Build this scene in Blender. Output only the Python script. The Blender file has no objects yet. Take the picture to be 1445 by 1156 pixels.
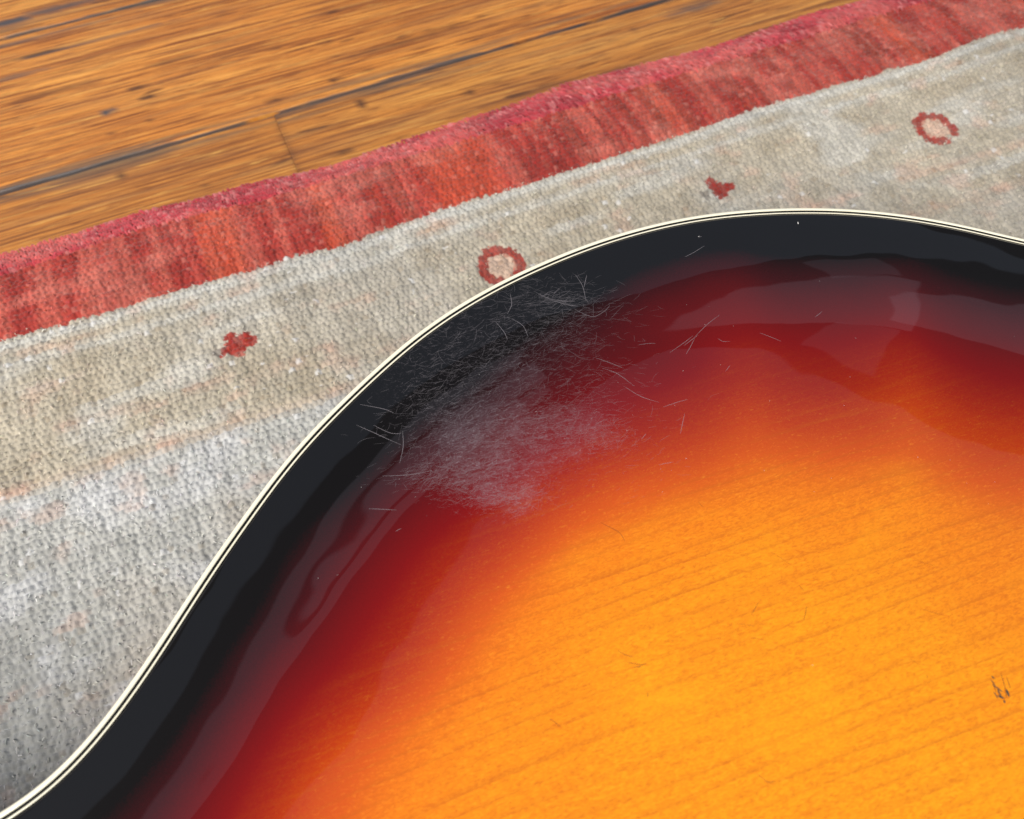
import bpy, math, random
import numpy as np
from mathutils import Vector, Matrix

random.seed(7)
rng = np.random.default_rng(7)
S = bpy.context.scene
COL = S.collection
R = math.radians

# ------------------------------------------------------------------ camera, world, lamps, exposure
PITCH = R(30)
ZG = 0.090                    # height of the guitar's upper edge above the floor boards
ZR = 0.011                    # height of the rug's pile
F = 1134.0                    # focal length in pixels of a 1445 px wide picture
CAM = Vector((0.0, -0.1135, ZG + 0.1966))
cd = bpy.data.cameras.new('camera')
cam = bpy.data.objects.new('camera', cd)
COL.objects.link(cam)
cam.location = CAM
cam.rotation_euler = (PITCH, 0, 0)
cd.sensor_width = 36
cd.lens = 36 * F / 1445
cd.clip_start = 0.01
cd.clip_end = 100
cd.dof.use_dof = True
cd.dof.focus_distance = 0.25
cd.dof.aperture_fstop = 17
S.camera = cam

W = bpy.data.worlds.new('World')
S.world = W
W.use_nodes = True
wbg = W.node_tree.nodes['Background']
wbg.inputs[0].default_value = (0.85, 0.9, 1.0, 1)
wbg.inputs[1].default_value = 0.14


def area(name, loc, target, sx, sy, power_radiance, color):
    """rectangular lamp given by its radiance (what a mirror would show)"""
    l = bpy.data.lights.new(name, 'AREA')
    l.shape = 'RECTANGLE'
    l.size, l.size_y = sx, sy
    l.energy = power_radiance * math.pi * sx * sy
    l.color = color
    o = bpy.data.objects.new(name, l)
    COL.objects.link(o)
    o.location = loc
    d = Vector(target) - Vector(loc)
    o.rotation_euler = d.to_track_quat('-Z', 'Y').to_euler()
    return o


O0 = Vector((0, 0, 0.09))


def window(name, az, el, w, h, dist, radiance, color):
    """a bright window seen from the guitar in the direction az, el; w and h in degrees"""
    d = Vector((math.cos(R(az)) * math.cos(R(el)), math.sin(R(az)) * math.cos(R(el)), math.sin(R(el))))
    return area(name, O0 + d * dist, O0, 2 * dist * math.tan(R(w / 2)), 2 * dist * math.tan(R(h / 2)), radiance, color)


window('window_light', -128, 50, 46, 36, 2.4, 9.2, (1.0, 0.94, 0.85))
SKY = (0.90, 0.84, 1.0)
window('window_pane_light', 141, 30.2, 66, 33, 2.2, 0.40, SKY)
window('window_pane_light', 141, 50.0, 60, 4.2, 2.2, 0.34, SKY)
window('window_pane_light', 75, 19, 36, 26, 2.6, 0.32, SKY)
window('window_pane_light', 50, 17, 14, 21, 2.6, 0.29, SKY)
window('window_pane_light', 59, 35, 6, 8, 2.6, 0.2, SKY)
# added glowing panel for an unseen ceiling, edges set for the lacquer's reflections
cl = area('ceiling_reflection_panel', (1.196, 0.348, 2.6), (1.196, 0.348, 0), 4.0, 3.8, 0.24, (0.70, 0.86, 1.12))
cl.rotation_euler = (0, 0, R(-31.4))

S.view_settings.view_transform = 'Standard'
S.view_settings.look = 'None'
S.view_settings.exposure = 0.0
S.view_settings.gamma = 1.0
S.view_settings.use_curve_mapping = False
S.cycles.max_bounces = 6

# ------------------------------------------------------------------ small helpers
CP, SP = math.cos(PITCH), math.sin(PITCH)


def at(px, py, z):
    """the place on the level z that the photograph shows at pixel px, py"""
    u = px - 722.5
    v = 578.0 - py
    dx, dy, dz = u, v * CP + F * SP, v * SP - F * CP
    t = (z - CAM.z) / dz
    return np.array((CAM.x + dx * t, CAM.y + dy * t))


def ats(pts, z):
    return np.array([at(p[0], p[1], z) for p in pts])


def mesh_obj(name, verts, faces, mats, parent=None, smooth=True, matidx=None):
    me = bpy.data.meshes.new(name)
    v = np.asarray(verts, dtype=np.float32).reshape(-1, 3)
    if isinstance(faces, np.ndarray):
        k = faces.shape[1]
        me.vertices.add(len(v))
        me.vertices.foreach_set('co', v.ravel())
        me.loops.add(faces.size)
        me.loops.foreach_set('vertex_index', faces.astype(np.int32).ravel())
        me.polygons.add(len(faces))
        me.polygons.foreach_set('loop_start', np.arange(0, faces.size, k, dtype=np.int32))
        me.update(calc_edges=True)
    else:
        me.from_pydata([tuple(map(float, a)) for a in v], [], faces)
    me.validate()
    for m in (mats if isinstance(mats, (list, tuple)) else [mats]):
        me.materials.append(m)
    me.polygons.foreach_set('use_smooth', [smooth] * len(me.polygons))
    if matidx is not None:
        me.polygons.foreach_set('material_index', matidx)
    me.update()
    o = bpy.data.objects.new(name, me)
    COL.objects.link(o)
    if parent is not None:
        o.parent = parent
    return o


def fattr(o, name, vals):
    a = o.data.attributes.new(name, 'FLOAT', 'POINT')
    a.data.foreach_set('value', np.asarray(vals, dtype=np.float32).ravel())


def cattr(o, name, rgb):
    rgb = np.asarray(rgb, dtype=np.float32)
    a = o.data.attributes.new(name, 'FLOAT_COLOR', 'POINT')
    a.data.foreach_set('color', np.hstack([rgb, np.ones((len(rgb), 1), np.float32)]).ravel())


def grid_faces(nu, nv, closed_u=False):
    iu = np.arange(nu if closed_u else nu - 1)
    iv = np.arange(nv - 1)
    a, b = np.meshgrid(iu, iv, indexing='ij')
    a2 = (a + 1) % nu
    f = np.stack([a * nv + b, a2 * nv + b, a2 * nv + b + 1, a * nv + b + 1], -1)
    return f.reshape(-1, 4)


_T = rng.random((256, 256))


def vnoise(x, y, seed=0):
    x = np.asarray(x, float) + seed * 17.31
    y = np.asarray(y, float) + seed * 9.77
    xi = np.floor(x).astype(int)
    yi = np.floor(y).astype(int)
    fx, fy = x - xi, y - yi
    fx = fx * fx * (3 - 2 * fx)
    fy = fy * fy * (3 - 2 * fy)
    g = lambda i, j: _T[i % 256, j % 256]
    return ((g(xi, yi) * (1 - fx) + g(xi + 1, yi) * fx) * (1 - fy)
            + (g(xi, yi + 1) * (1 - fx) + g(xi + 1, yi + 1) * fx) * fy)


def fbm(x, y, seed=0, octs=3):
    s, a, t = 0, 1, 0
    for k in range(octs):
        s = s + a * vnoise(x * 2 ** k, y * 2 ** k, seed + k)
        t += a
        a *= .55
    return s / t


def sstep(a, b, x):
    t = np.clip((x - a) / (b - a), 0, 1)
    return t * t * (3 - 2 * t)


def catmull(pts, n_per, closed=False):
    P = np.asarray(pts, float)
    n = len(P)
    out = []
    for i in range(n if closed else n - 1):
        if closed:
            p0, p1, p2, p3 = P[i - 1], P[i], P[(i + 1) % n], P[(i + 2) % n]
        else:
            p0, p1, p2, p3 = P[max(i - 1, 0)], P[i], P[i + 1], P[min(i + 2, n - 1)]
        for k in range(n_per):
            t = k / n_per
            out.append(.5 * ((2 * p1) + (-p0 + p2) * t + (2 * p0 - 5 * p1 + 4 * p2 - p3) * t * t
                             + (-p0 + 3 * p1 - 3 * p2 + p3) * t ** 3))
    if not closed:
        out.append(P[-1])
    return np.array(out)


# ------------------------------------------------------------------ node helpers
class NT:
    def __init__(s, name):
        s.m = bpy.data.materials.new(name)
        s.m.use_nodes = True
        s.t = s.m.node_tree
        s.b = s.t.nodes['Principled BSDF']

    def n(s, typ, **kw):
        nd = s.t.nodes.new(typ)
        for k, v in kw.items():
            setattr(nd, k, v)
        return nd

    def put(s, sock, val):
        if isinstance(val, bpy.types.NodeSocket):
            s.t.links.new(val, sock)
        else:
            sock.default_value = val

    def math(s, op, a, b=0.0, c=None, clamp=False):
        nd = s.n('ShaderNodeMath', operation=op, use_clamp=clamp)
        s.put(nd.inputs[0], a)
        s.put(nd.inputs[1], b)
        if c is not None:
            s.put(nd.inputs[2], c)
        return nd.outputs[0]

    def mix(s, f, a, b, blend='MIX'):
        nd = s.n('ShaderNodeMix', data_type='RGBA', blend_type=blend)
        s.put(nd.inputs[0], f)
        s.put(nd.inputs[6], a)
        s.put(nd.inputs[7], b)
        return nd.outputs[2]

    def ramp(s, f, stops, interp='LINEAR'):
        nd = s.n('ShaderNodeValToRGB')
        cr = nd.color_ramp
        cr.interpolation = interp
        while len(cr.elements) < len(stops):
            cr.elements.new(0.5)
        for e, (p, c) in zip(cr.elements, stops):
            e.position = p
            e.color = c if len(c) == 4 else (*c, 1)
        s.put(nd.inputs[0], f)
        return nd.outputs[0]

    def mapr(s, f, a, b, c=0.0, d=1.0):
        nd = s.n('ShaderNodeMapRange')
        s.put(nd.inputs[0], f)
        for k, v in zip((1, 2, 3, 4), (a, b, c, d)):
            nd.inputs[k].default_value = v
        return nd.outputs[0]

    def attr(s, name, out='Fac'):
        return s.n('ShaderNodeAttribute', attribute_name=name).outputs[out]

    def coord(s):
        return s.n('ShaderNodeTexCoord').outputs['Object']

    def mapping(s, vec, scale=(1, 1, 1), rot=(0, 0, 0), loc=(0, 0, 0)):
        nd = s.n('ShaderNodeMapping')
        s.put(nd.inputs['Vector'], vec)
        nd.inputs['Scale'].default_value = scale
        nd.inputs['Rotation'].default_value = rot
        nd.inputs['Location'].default_value = loc
        return nd.outputs[0]

    def noise(s, vec, scale, detail=3, rough=.5, dist=0.0, out='Fac'):
        nd = s.n('ShaderNodeTexNoise')
        s.put(nd.inputs['Vector'], vec)
        s.put(nd.inputs['Scale'], scale)
        nd.inputs['Detail'].default_value = detail
        nd.inputs['Roughness'].default_value = rough
        nd.inputs['Distortion'].default_value = dist
        return nd.outputs[out]

    def bump(s, h, strength, dist, normal=None):
        nd = s.n('ShaderNodeBump')
        s.put(nd.inputs['Height'], h)
        nd.inputs['Strength'].default_value = strength
        nd.inputs['Distance'].default_value = dist
        if normal is not None:
            s.put(nd.inputs['Normal'], normal)
        return nd.outputs[0]


def srgb(r, g, b):
    f = lambda c: (c / 255 / 12.92) if c / 255 <= .04045 else ((c / 255 + .055) / 1.055) ** 2.4
    return np.array((f(r), f(g), f(b)))


def plain(name, col, rough=.5, coat=0.0, coat_rough=.05, spec=.5):
    t = NT(name)
    t.b.inputs['Base Color'].default_value = (*col, 1)
    t.b.inputs['Roughness'].default_value = rough
    t.b.inputs['Coat Weight'].default_value = coat
    t.b.inputs['Coat Roughness'].default_value = coat_rough
    t.b.inputs['Specular IOR Level'].default_value = spec
    return t


# ------------------------------------------------------------------ rug frame (shared by rug and floor boards)
_e0, _e1 = at(0, 356, 0.005), at(1202, 0, 0.005)
SDIR = (_e1 - _e0) / np.linalg.norm(_e1 - _e0)         # along the rug's edge, to the right
TDIR = np.array((SDIR[1], -SDIR[0]))                    # into the rug, towards the camera
RO = _e0                                                # origin of the rug's own coordinates


def st(p):
    d = np.asarray(p, float) - RO
    return d @ SDIR, d @ TDIR


def xy(s, t):
    return RO[0] + s * SDIR[0] + t * TDIR[0], RO[1] + s * SDIR[1] + t * TDIR[1]


ANG = math.atan2(SDIR[1], SDIR[0])

# ------------------------------------------------------------------ wooden floor
SEAM_A = st(at(0, 277.5, 0.0)), st(at(722, 67, 0.0))    # seam between the two boards in view
SEAM_B = st(at(0, 55, 0.0)), st(at(235, 0, 0.0))        # the next one, top left
ts = (SEAM_A[0][1] + SEAM_A[1][1]) / 2
tb = (SEAM_B[0][1] + SEAM_B[1][1]) / 2
SEAM_TILT = (SEAM_A[1][1] - SEAM_A[0][1]) / (SEAM_A[1][0] - SEAM_A[0][0])
BW = ts - tb


def wood_board_material():
    t = NT('worn_pine_board')
    co = t.coord()
    oi = t.n('ShaderNodeObjectInfo')
    rnd = t.math('MULTIPLY', oi.outputs['Random'], 7.0)
    cb = t.n('ShaderNodeCombineXYZ')
    t.put(cb.inputs[2], rnd)
    va = t.n('ShaderNodeVectorMath', operation='ADD')
    t.put(va.inputs[0], co)
    t.put(va.inputs[1], cb.outputs[0])
    v = va.outputs[0]
    big = t.noise(t.mapping(v, (2.2, 22, 1)), 3, 3, .55, .3)
    lines = t.noise(t.mapping(v, (1.3, 68, 1)), 9, 6, .7, .3)
    fine = t.noise(t.mapping(v, (2.4, 80, 1)), 14, 4, .65, .2)
    c = t.ramp(big, [(.30, srgb(188, 112, 44)), (.5, srgb(220, 140, 58)), (.7, srgb(242, 164, 74))])
    c = t.mix(t.mapr(lines, .51, .60, 0, .85), c, (*srgb(128, 68, 30), 1))
    c = t.mix(t.mapr(lines, .46, .34, 0, .75), c, (*srgb(244, 182, 92), 1))
    c = t.mix(t.mapr(fine, .50, .60, 0, .5), c, (*srgb(120, 70, 36), 1))
    c = t.mix(t.attr('tone'), c, (*srgb(124, 86, 44), 1))
    # dark stained dashes along the grain
    spots = t.noise(t.mapping(v, (9, 50, 1)), 3.2, 2, .5, .2)
    c = t.mix(t.mapr(spots, .66, .74, 0, .75), c, (*srgb(84, 46, 26), 1))
    pore = t.noise(t.mapping(v, (34, 420, 1)), 1.0, 3, .65)
    c = t.mix(t.mapr(pore, .58, .68, 0, .6), c, (*srgb(116, 62, 28), 1))
    c = t.mix(t.mapr(pore, .40, .30, 0, .5), c, (*srgb(252, 194, 100), 1))
    # grey open grain near the seams
    gr = t.noise(t.mapping(v, (3, 55, 1)), 3.0, 3, .55, .2)
    edge = t.attr('edge')
    g = t.math('MULTIPLY', t.mapr(gr, .48, .60), edge, clamp=True)
    c = t.mix(t.math('MULTIPLY', g, .85), c, (*srgb(92, 84, 74), 1))
    # single marks
    m = t.attr('mark')
    c = t.mix(m, c, (*srgb(60, 36, 30), 1))
    m2 = t.attr('greymark')
    c = t.mix(m2, c, (*srgb(78, 76, 80), 1))
    t.put(t.b.inputs['Base Color'], c)
    t.put(t.b.inputs['Roughness'], t.mapr(fine, .3, .7, .34, .6))
    h = t.math('ADD', t.math('MULTIPLY', lines, .6), t.math('MULTIPLY', fine, .4))
    t.put(t.b.inputs['Normal'], t.bump(h, .5, .0012))
    t.b.inputs['Coat Weight'].default_value = .12
    t.b.inputs['Coat Roughness'].default_value = .3
    return t.m


M_board = wood_board_material()
M_gap = plain('floor_gap_dust', srgb(66, 62, 62), .9).m

marks = [  # px, py, half length, half width (m), strength, grey?
    (192, 125, .0065, .0022, .8, 0), (209, 137, .0052, .0019, 1, 0), (152, 158, .0040, .0026, 1, 1),
    (213, 170, .0040, .0013, .7, 0), (157, 188, .0030, .0012, .6, 0), (473, 113, .0055, .0022, .95, 0),
    (516, 101, .0035, .0014, .6, 0), (390, 143, .0070, .0014, .75, 0), (387, 70, .004, .0011, .6, 0),
    (168, 247, .0022, .0032, .8, 0), (288, 262, .003, .0012, .5, 0), (510, 146, .003, .0042, .8, 0),
    (663, 130, .0038, .0022, .8, 0), (55, 76, .020, .0017, .8, 0), (20, 108, .020, .0022, .6, 1),
    (12, 32, .014, .0034, 1, 1), (80, 12, .030, .003, .8, 1), (892, 43, .0012, .0046, 1, 0),
    (860, 75, .0008, .012, .6, 0), (120, 85, .016, .0012, .5, 0), (60, 50, .05, .0013, .7, 1),
    (245, 85, .018, .0022, .5, 0), (75, 130, .03, .003, .4, 0), (460, 60, .004, .0014, .6, 0),
    (388, 118, .0010, .007, .5, 0), (780, 90, .005, .001, .6, 0), (760, 100, .01, .0012, .5, 0),
    (630, 40, .022, .0014, .5, 0), (560, 62, .03, .0014, .5, 0), (980, 12, .02, .0022, .7, 1),
    (485, 215, .006, .0015, .7, 0), (135, 57, .05, .0012, .7, 1),
]


def board(name, s0, s1, t0, t1, parent, wob=0.0004, seed=0, tone=0.0):
    """one board, its long edges slightly uneven, arrises worn round"""
    ns = max(8, int((s1 - s0) / .004))
    rows = [0, .0003, .0009, .0015, .0022, .0030, .0042, .006, .009, .012]
    inner = np.linspace(.012, (t1 - t0) - .012, max(4, int((t1 - t0) / .0022)))[1:-1]
    prof = rows + list(inner) + [(t1 - t0) - r for r in rows[::-1]]
    drop = {0: .006, .0003: .0007, .0009: .0002}
    ss = np.linspace(s0, s1, ns)
    ss = np.unique(np.r_[ss, s0 + np.array([.0004, .0008, .0013, .002]), s1 - np.array([.0004, .0008, .0013, .002])])
    ns = len(ss)
    V = []
    E = []
    for s in ss:
        ea = wob * (fbm(np.array([s * 60]), np.array([seed * 3.1]), seed, 3)[0] - .5) * 4
        eb = wob * (fbm(np.array([s * 60]), np.array([seed * 3.1 + 5]), seed, 3)[0] - .5) * 4
        ends = min(s - s0, s1 - s)
        for k, p in enumerate(prof):
            q = min(p, (t1 - t0) - p)
            w = max(0, 1 - q / .004)
            tt = t0 + p + w * (ea if p < (t1 - t0) / 2 else eb)
            z = -drop.get(round(q, 4), 0) if q < .003 else 0
            if ends < 1e-6:
                z -= .00015
            V.append((s, tt + SEAM_TILT * s, z))
            E.append(max(0.18, 1 - q / .016))
    V = np.array(V)
    f = grid_faces(ns, len(prof))
    # local axes: s along x, t along -y
    L = np.c_[V[:, 0], -V[:, 1], V[:, 2]]
    o = mesh_obj(name, L, f, M_board, parent)
    o.location = (RO[0], RO[1], 0)
    o.rotation_euler = (0, 0, ANG)
    fattr(o, 'edge', E)
    fattr(o, 'tone', np.full(len(V), tone))
    mk = np.zeros(len(V))
    mg = np.zeros(len(V))
    tl = V[:, 1] - SEAM_TILT * V[:, 0] - t0
    dirt = .0011 + .0030 * np.clip(fbm(V[:, 0] * 45, V[:, 0] * 0 + seed, 51, 3) - .38, 0, 1)
    mg = np.maximum(mg, .9 * (1 - sstep(.5, 1.2, tl / dirt)))
    dirt2 = .0006 + .0030 * np.clip(fbm(V[:, 0] * 55, V[:, 0] * 0 + seed, 53, 3) - .45, 0, 1)
    mg = np.maximum(mg, .9 * (1 - sstep(.5, 1.2, (t1 - t0 - tl) / dirt2)))
    de = np.minimum(V[:, 0] - s0, s1 - V[:, 0])
    mk = np.maximum(mk, .34 * (1 - sstep(0, .0034, de)) * (.6 + .4 * vnoise(V[:, 1] * 300, V[:, 0] * 0, 9)))
    for px, py, hl, hw, stg, grey in marks:
        s_, t_ = st(at(px, py, 0))
        d = np.hypot((V[:, 0] - s_) / hl, (V[:, 1] - t_) / hw)
        e = stg * (1 - sstep(.45, 1.25, d + .5 * (vnoise(V[:, 0] * 900, V[:, 1] * 1800, seed) - .5)))
        if grey:
            mg = np.maximum(mg, e)
        else:
            mk = np.maximum(mk, e)
    fattr(o, 'mark', mk)
    fattr(o, 'greymark', mg)
    return o


floor = bpy.data.objects.new('floor', None)
COL.objects.link(floor)
floor['kind'] = 'structure'
g = .0013
jx1 = st(at(405, 205, 0))[0]
jx2 = st(at(856, 80, 0))[0]
# visible rows; boards under the rug go on at the same width
row = [(tb - 2 * BW, tb - BW - g, [-.5, .12, .9]), (tb - BW, tb - g, [-.5, .31, .9]), (tb, ts - g, [-.5, 1.0]),
       (ts, ts + BW - g, [-.5, jx1, .9]), (ts + BW, ts + 2 * BW - g, [-.5, .2, .9]),
       (ts + 2 * BW, ts + 3 * BW - g, [-.5, .05, .9]), (ts + 3 * BW, ts + 4 * BW - g, [-.5, .33, .9]),
       (ts + 4 * BW, ts + 5 * BW - g, [-.5, .4, .9])]
for i, (a, b, cuts) in enumerate(row):
    for k in range(len(cuts) - 1):
        hg = .00004
        board('plank', cuts[k] + hg, cuts[k + 1] - hg, a, b, floor, .0005, seed=i * 5 + k, tone=(0, .1, .0, .26, .2, 0, .1, 0)[i])
c = [xy(-.6, -.6), xy(1.0, -.6), xy(1.0, .9), xy(-.6, .9)]
sub = mesh_obj('subfloor', [(p[0], p[1], -.0045) for p in c], [(0, 1, 2, 3)], M_gap, floor, False)

# ------------------------------------------------------------------ rug
outer_px = [(-60, 373), (0, 355), (100, 327), (200, 295), (275, 279), (350, 257), (415, 244), (475, 230), (550, 203),
            (625, 177), (722, 146), (797, 117), (862, 101), (922, 85), (1002, 64), (1072, 42), (1157, 14),
            (1202, 2), (1300, -28), (1445, -72), (1520, -95)]
inner_px = [(-60, 497), (0, 480), (52, 466), (90, 457), (138, 443), (194, 424), (242, 410), (280, 399), (360, 377),
            (425, 357), (480, 347), (550, 320), (625, 292), (722, 262), (822, 232), (912, 203), (972, 185),
            (1032, 162), (1122, 135), (1222, 107), (1322, 77), (1397, 48), (1445, 37), (1520, 15)]
selv_px = [(-60, 402), (0, 385), (200, 320), (400, 270), (600, 212), (722, 175), (900, 121), (1100, 60), (1300, 0),
           (1445, -40), (1520, -62)]


def tcurve(pts, z):
    q = np.array([st(at(p[0], p[1], z)) for p in pts])
    return lambda s: np.interp(s, q[:, 0], q[:, 1])


T_out, T_selv, T_in = tcurve(outer_px, .006), tcurve(selv_px, ZR), tcurve(inner_px, ZR)


def rug_height(s, t):
    """gentle waves of the cloth lying on the boards, thinner towards its bound edge"""
    h = ZR + .0012 * (fbm(s * 9, t * 12, 3, 2) - .5) * 2
    d = t - T_out(s)
    h = h - .0045 * (1 - sstep(0, .016, d))
    sel = sstep(.006, .012, t - T_selv(s))
    h = h - .0012 * (1 - sel)
    # shallow dip between the red band and the field
    h = h - .0010 * np.exp(-((t - T_in(s) + .001) / .0035) ** 2)
    return h


def img(s, t, z=ZR):
    """pixel of a rug point, used only to leave out knots that are far outside what the photo shows"""
    x, y = xy(s, t)
    X, Y, Z = x - CAM.x, y - CAM.y, z - CAM.z
    yc = Y * CP + Z * SP
    zc = -Y * SP + Z * CP
    return 722.5 + F * X / -zc, 578 - F * yc / -zc


ring_c = [st(at(1320, 182, ZR)), st(at(707, 374, ZR))]
blob_px = [(1017, 266), (336, 487)]
blob_c = [st(at(p[0], p[1], ZR)) for p in blob_px]
ln1 = st(at(205, 634, ZR))[1]                            # pink line between guard band and field
ln1b = st(at(30, 690, ZR)), st(at(390, 580, ZR))
PITCH_S, PITCH_T = .0021, .0025


def knot_colour(s, t):
    s = np.asarray(s)
    t = np.asarray(t)
    n = len(s)
    d = t - T_in(s)
    w = .0016 * (fbm(s * 60, t * 60, 11, 2) - .5)
    a = fbm(s * 16, t * 16, 5, 3)
    b = fbm(s * 45 + 3, t * 60, 6, 3)
    cc = fbm(s * 28, t * 90, 7, 2)
    beige, tan = srgb(183, 175, 159), srgb(160, 148, 128)
    grey, cool = srgb(180, 177, 170), srgb(202, 203, 200)
    pink = srgb(206, 168, 150)
    C = beige[None] * np.ones((n, 1))

    def mixc(C, col, f):
        f = np.clip(f, 0, 1)[:, None]
        return C * (1 - f) + col[None] * f
    C = mixc(C, grey, sstep(.38, .70, a) * .6)
    C = mixc(C, tan, sstep(.50, .74, b) * .42)
    C = mixc(C, cool, sstep(.52, .78, cc) * .5)
    lt = np.interp(s, [ln1b[0][0], ln1b[1][0]], [ln1b[0][1], ln1b[1][1]])
    lt = ln1b[0][1] + (s - ln1b[0][0]) * (ln1b[1][1] - ln1b[0][1]) / (ln1b[1][0] - ln1b[0][0])
    dl = t - lt
    # inner field: cooler, paler
    fld = sstep(-.002, .006, dl) * (.15 + .85 * sstep(.34, .20, s))
    fieldc = mixc(mixc(cool[None] * np.ones((n, 1)) * .80, srgb(176, 168, 158), sstep(.42, .70, a) * .6),
                  srgb(200, 202, 206), sstep(.5, .75, b) * .6)
    C = C * (1 - fld[:, None]) + fieldc * fld[:, None]
    # lines
    C = mixc(C, srgb(206, 160, 140), np.exp(-(dl / .0026) ** 2) * (.25 + .75 * sstep(.40, .62, fbm(s * 90, t * 0, 8, 2))) * .5)
    C = mixc(C, pink, np.exp(-((dl + .022) / .0022) ** 2) * sstep(.5, .68, fbm(s * 60, t * 0 + 3, 9, 2)) * .4)
    C = mixc(C, cool, np.exp(-((d - .0045) / .003) ** 2) * .75)
    C = mixc(C, pink, np.exp(-((d - .0105) / .0022) ** 2) * sstep(.42, .6, fbm(s * 80, t * 0 + 7, 10, 2)) * .35)
    C = mixc(C, cool, np.exp(-((d - .015) / .0025) ** 2) * .55)
    C = mixc(C, pink, sstep(.60, .80, fbm(s * 70 + 9, t * 110, 21, 3)) * .32)
    # red border
    ab = fbm(s * 190, t * 10, 13, 3)
    ab2 = fbm(s * 40 + 7, t * 6, 14, 2)
    rb = mixc(srgb(174, 66, 58)[None] * np.ones((n, 1)), srgb(194, 100, 86), sstep(.42, .66, ab) * .65)
    rb = mixc(rb, srgb(146, 42, 38), sstep(.50, .34, ab) * .6)
    rb = mixc(rb, srgb(206, 90, 56), sstep(.58, .74, ab2) * .45)
    rb = mixc(rb, srgb(136, 50, 40), sstep(.62, .76, fbm(s * 170, t * 8, 15, 2)) * .6 * sstep(.12, .2, s))
    rb = mixc(rb, srgb(214, 128, 114), sstep(.5, .85, b) * .5)
    isr = (d + w) < 0
    C[isr] = rb[isr]
    # narrow orange left corner
    sv = t - T_selv(s)
    se = mixc(srgb(192, 66, 76)[None] * np.ones((n, 1)), srgb(204, 92, 90), sstep(.45, .6, b))
    se = mixc(se, srgb(156, 44, 56), sstep(.5, .7, cc)*.6)
    se = mixc(se, srgb(222, 140, 140), sstep(.62, .85, vnoise(s * 600, t * 500, 17)) * .5)
    iss = (sv + w) < 0
    C[iss] = se[iss]
    # motifs
    red = srgb(158, 56, 48)
    for k, (cs, ct) in enumerate(ring_c):
        rr = np.hypot((s - cs) / 1.0, (t - ct) / 1.12)
        m = np.abs(rr - .0083) < .0023
        m &= ~((np.arctan2(t - ct, s - cs) > 1.0) & (np.arctan2(t - ct, s - cs) < 1.5)) if k == 0 else True
        C[m] = mixc(C[m], red, (.8 + .2 * vnoise(s[m] * 300, t[m] * 300, 30 + k)))
        C[rr < .0064] = mixc(C[rr < .0064], srgb(214, 176, 156), np.full((rr < .0064).sum(), .55))
    lobes = [[(-.0018, -.0058, .0018), (-.0018, -.0025, .0025), (.0012, .0002, .0036), (.0050, .0006, .0024), (-.0012, .0028, .0020)],
             [(-.0022, -.0050, .0022), (-.0034, 0, .0030), (.001, -.0012, .0040), (.0046, -.0002, .0030), (.0044, -.0044, .0015),
              (-.0062, .0012, .0016), (.0005, .0026, .0028)]]
    for (cs, ct), L in zip(blob_c, lobes):
        for ls, lt_, r_ in L:
            m = np.hypot(s - cs - ls, t - ct - lt_) < r_ * 1.15
            C[m] = mixc(C[m], srgb(160, 50, 42), .8 + .2 * vnoise(s[m] * 400, t[m] * 400, 33))
        m = np.hypot(s - cs + .0085, (t - ct)) < .0024
        C[m] = mixc(C[m], srgb(120, 110, 104), np.full(m.sum(), .55))
    return C


# knot positions
s_all, t_all = np.meshgrid(np.arange(-.10, .72, PITCH_S), np.arange(-.02, .46, PITCH_T), indexing='ij')
s_all = s_all + (np.arange(s_all.shape[1])[None, :] % 2) * PITCH_S * .5
s_all, t_all = s_all.ravel(), t_all.ravel()
s_all = s_all + rng.normal(0, PITCH_S * .13, s_all.shape)
t_all = t_all + rng.normal(0, PITCH_T * .10, t_all.shape)
keep = t_all > T_selv(s_all) - .001
ipx, ipy = img(s_all, t_all)
keep &= (ipx > -240) & (ipx < 1690) & (ipy > -160) & (ipy < 1400)
gl_px = [(-300, 1400), (-120, 1290), (0, 1205), (120, 1120), (300, 900), (420, 740), (560, 610), (720, 480), (900, 400), (1100, 370),
         (1300, 385), (1445, 425), (1700, 560)]
ga = np.array(gl_px)
# guitar hides everything this far below its own edge
keep &= ipy < np.interp(ipx, ga[:, 0], ga[:, 1]) + 60
ks, kt = s_all[keep], t_all[keep]
NK = len(ks)
kz = rug_height(ks, kt)
kcol = knot_colour(ks, kt)
# shade differences from knot to knot (uneven dye)
kcol = kcol * 1.08 * (1 + .085 * rng.normal(0, 1, (NK, 1))) + rng.normal(0, .012, (NK, 3))
kcol *= (1 + .34 * (fbm(ks * 42, kt * 42, 61, 3) - .5) + .30 * (fbm(ks * 170, kt * 110, 62, 2) - .5))[:, None]
kcol = np.clip(kcol, .01, .9)


def wool_material(name, fuzz=.35):
    t = NT(name)
    c = t.attr('dye', 'Color')
    v = t.coord()
    n1 = t.noise(v, 900, 2, .6)
    c2 = t.mix(t.mapr(n1, .3, .7, 0, .22), c, (.02, .015, .012, 1), 'MIX')
    c3 = t.mix(.55, c, c2)
    t.put(t.b.inputs['Base Color'], c3)
    t.b.inputs['Roughness'].default_value = .78
    t.b.inputs['Sheen Weight'].default_value = fuzz
    t.b.inputs['Sheen Roughness'].default_value = .45
    t.b.inputs['Specular IOR Level'].default_value = .19
    t.put(t.b.inputs['Normal'], t.bump(t.noise(v, 1500, 2, .6), .4, .0004))
    return t.m


M_wool = wool_material('knotted_wool')
M_tuft = wool_material('wool_pile', .5)

rug = bpy.data.objects.new('rug', None)
COL.objects.link(rug)
rug.location = (*xy(.3, .2), 0)
rug['label'] = 'pale beige and grey hand knotted rug with a red border on the floor boards'
rug['category'] = 'rug'
RL = np.array((rug.location.x, rug.location.y, 0.0))

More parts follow.
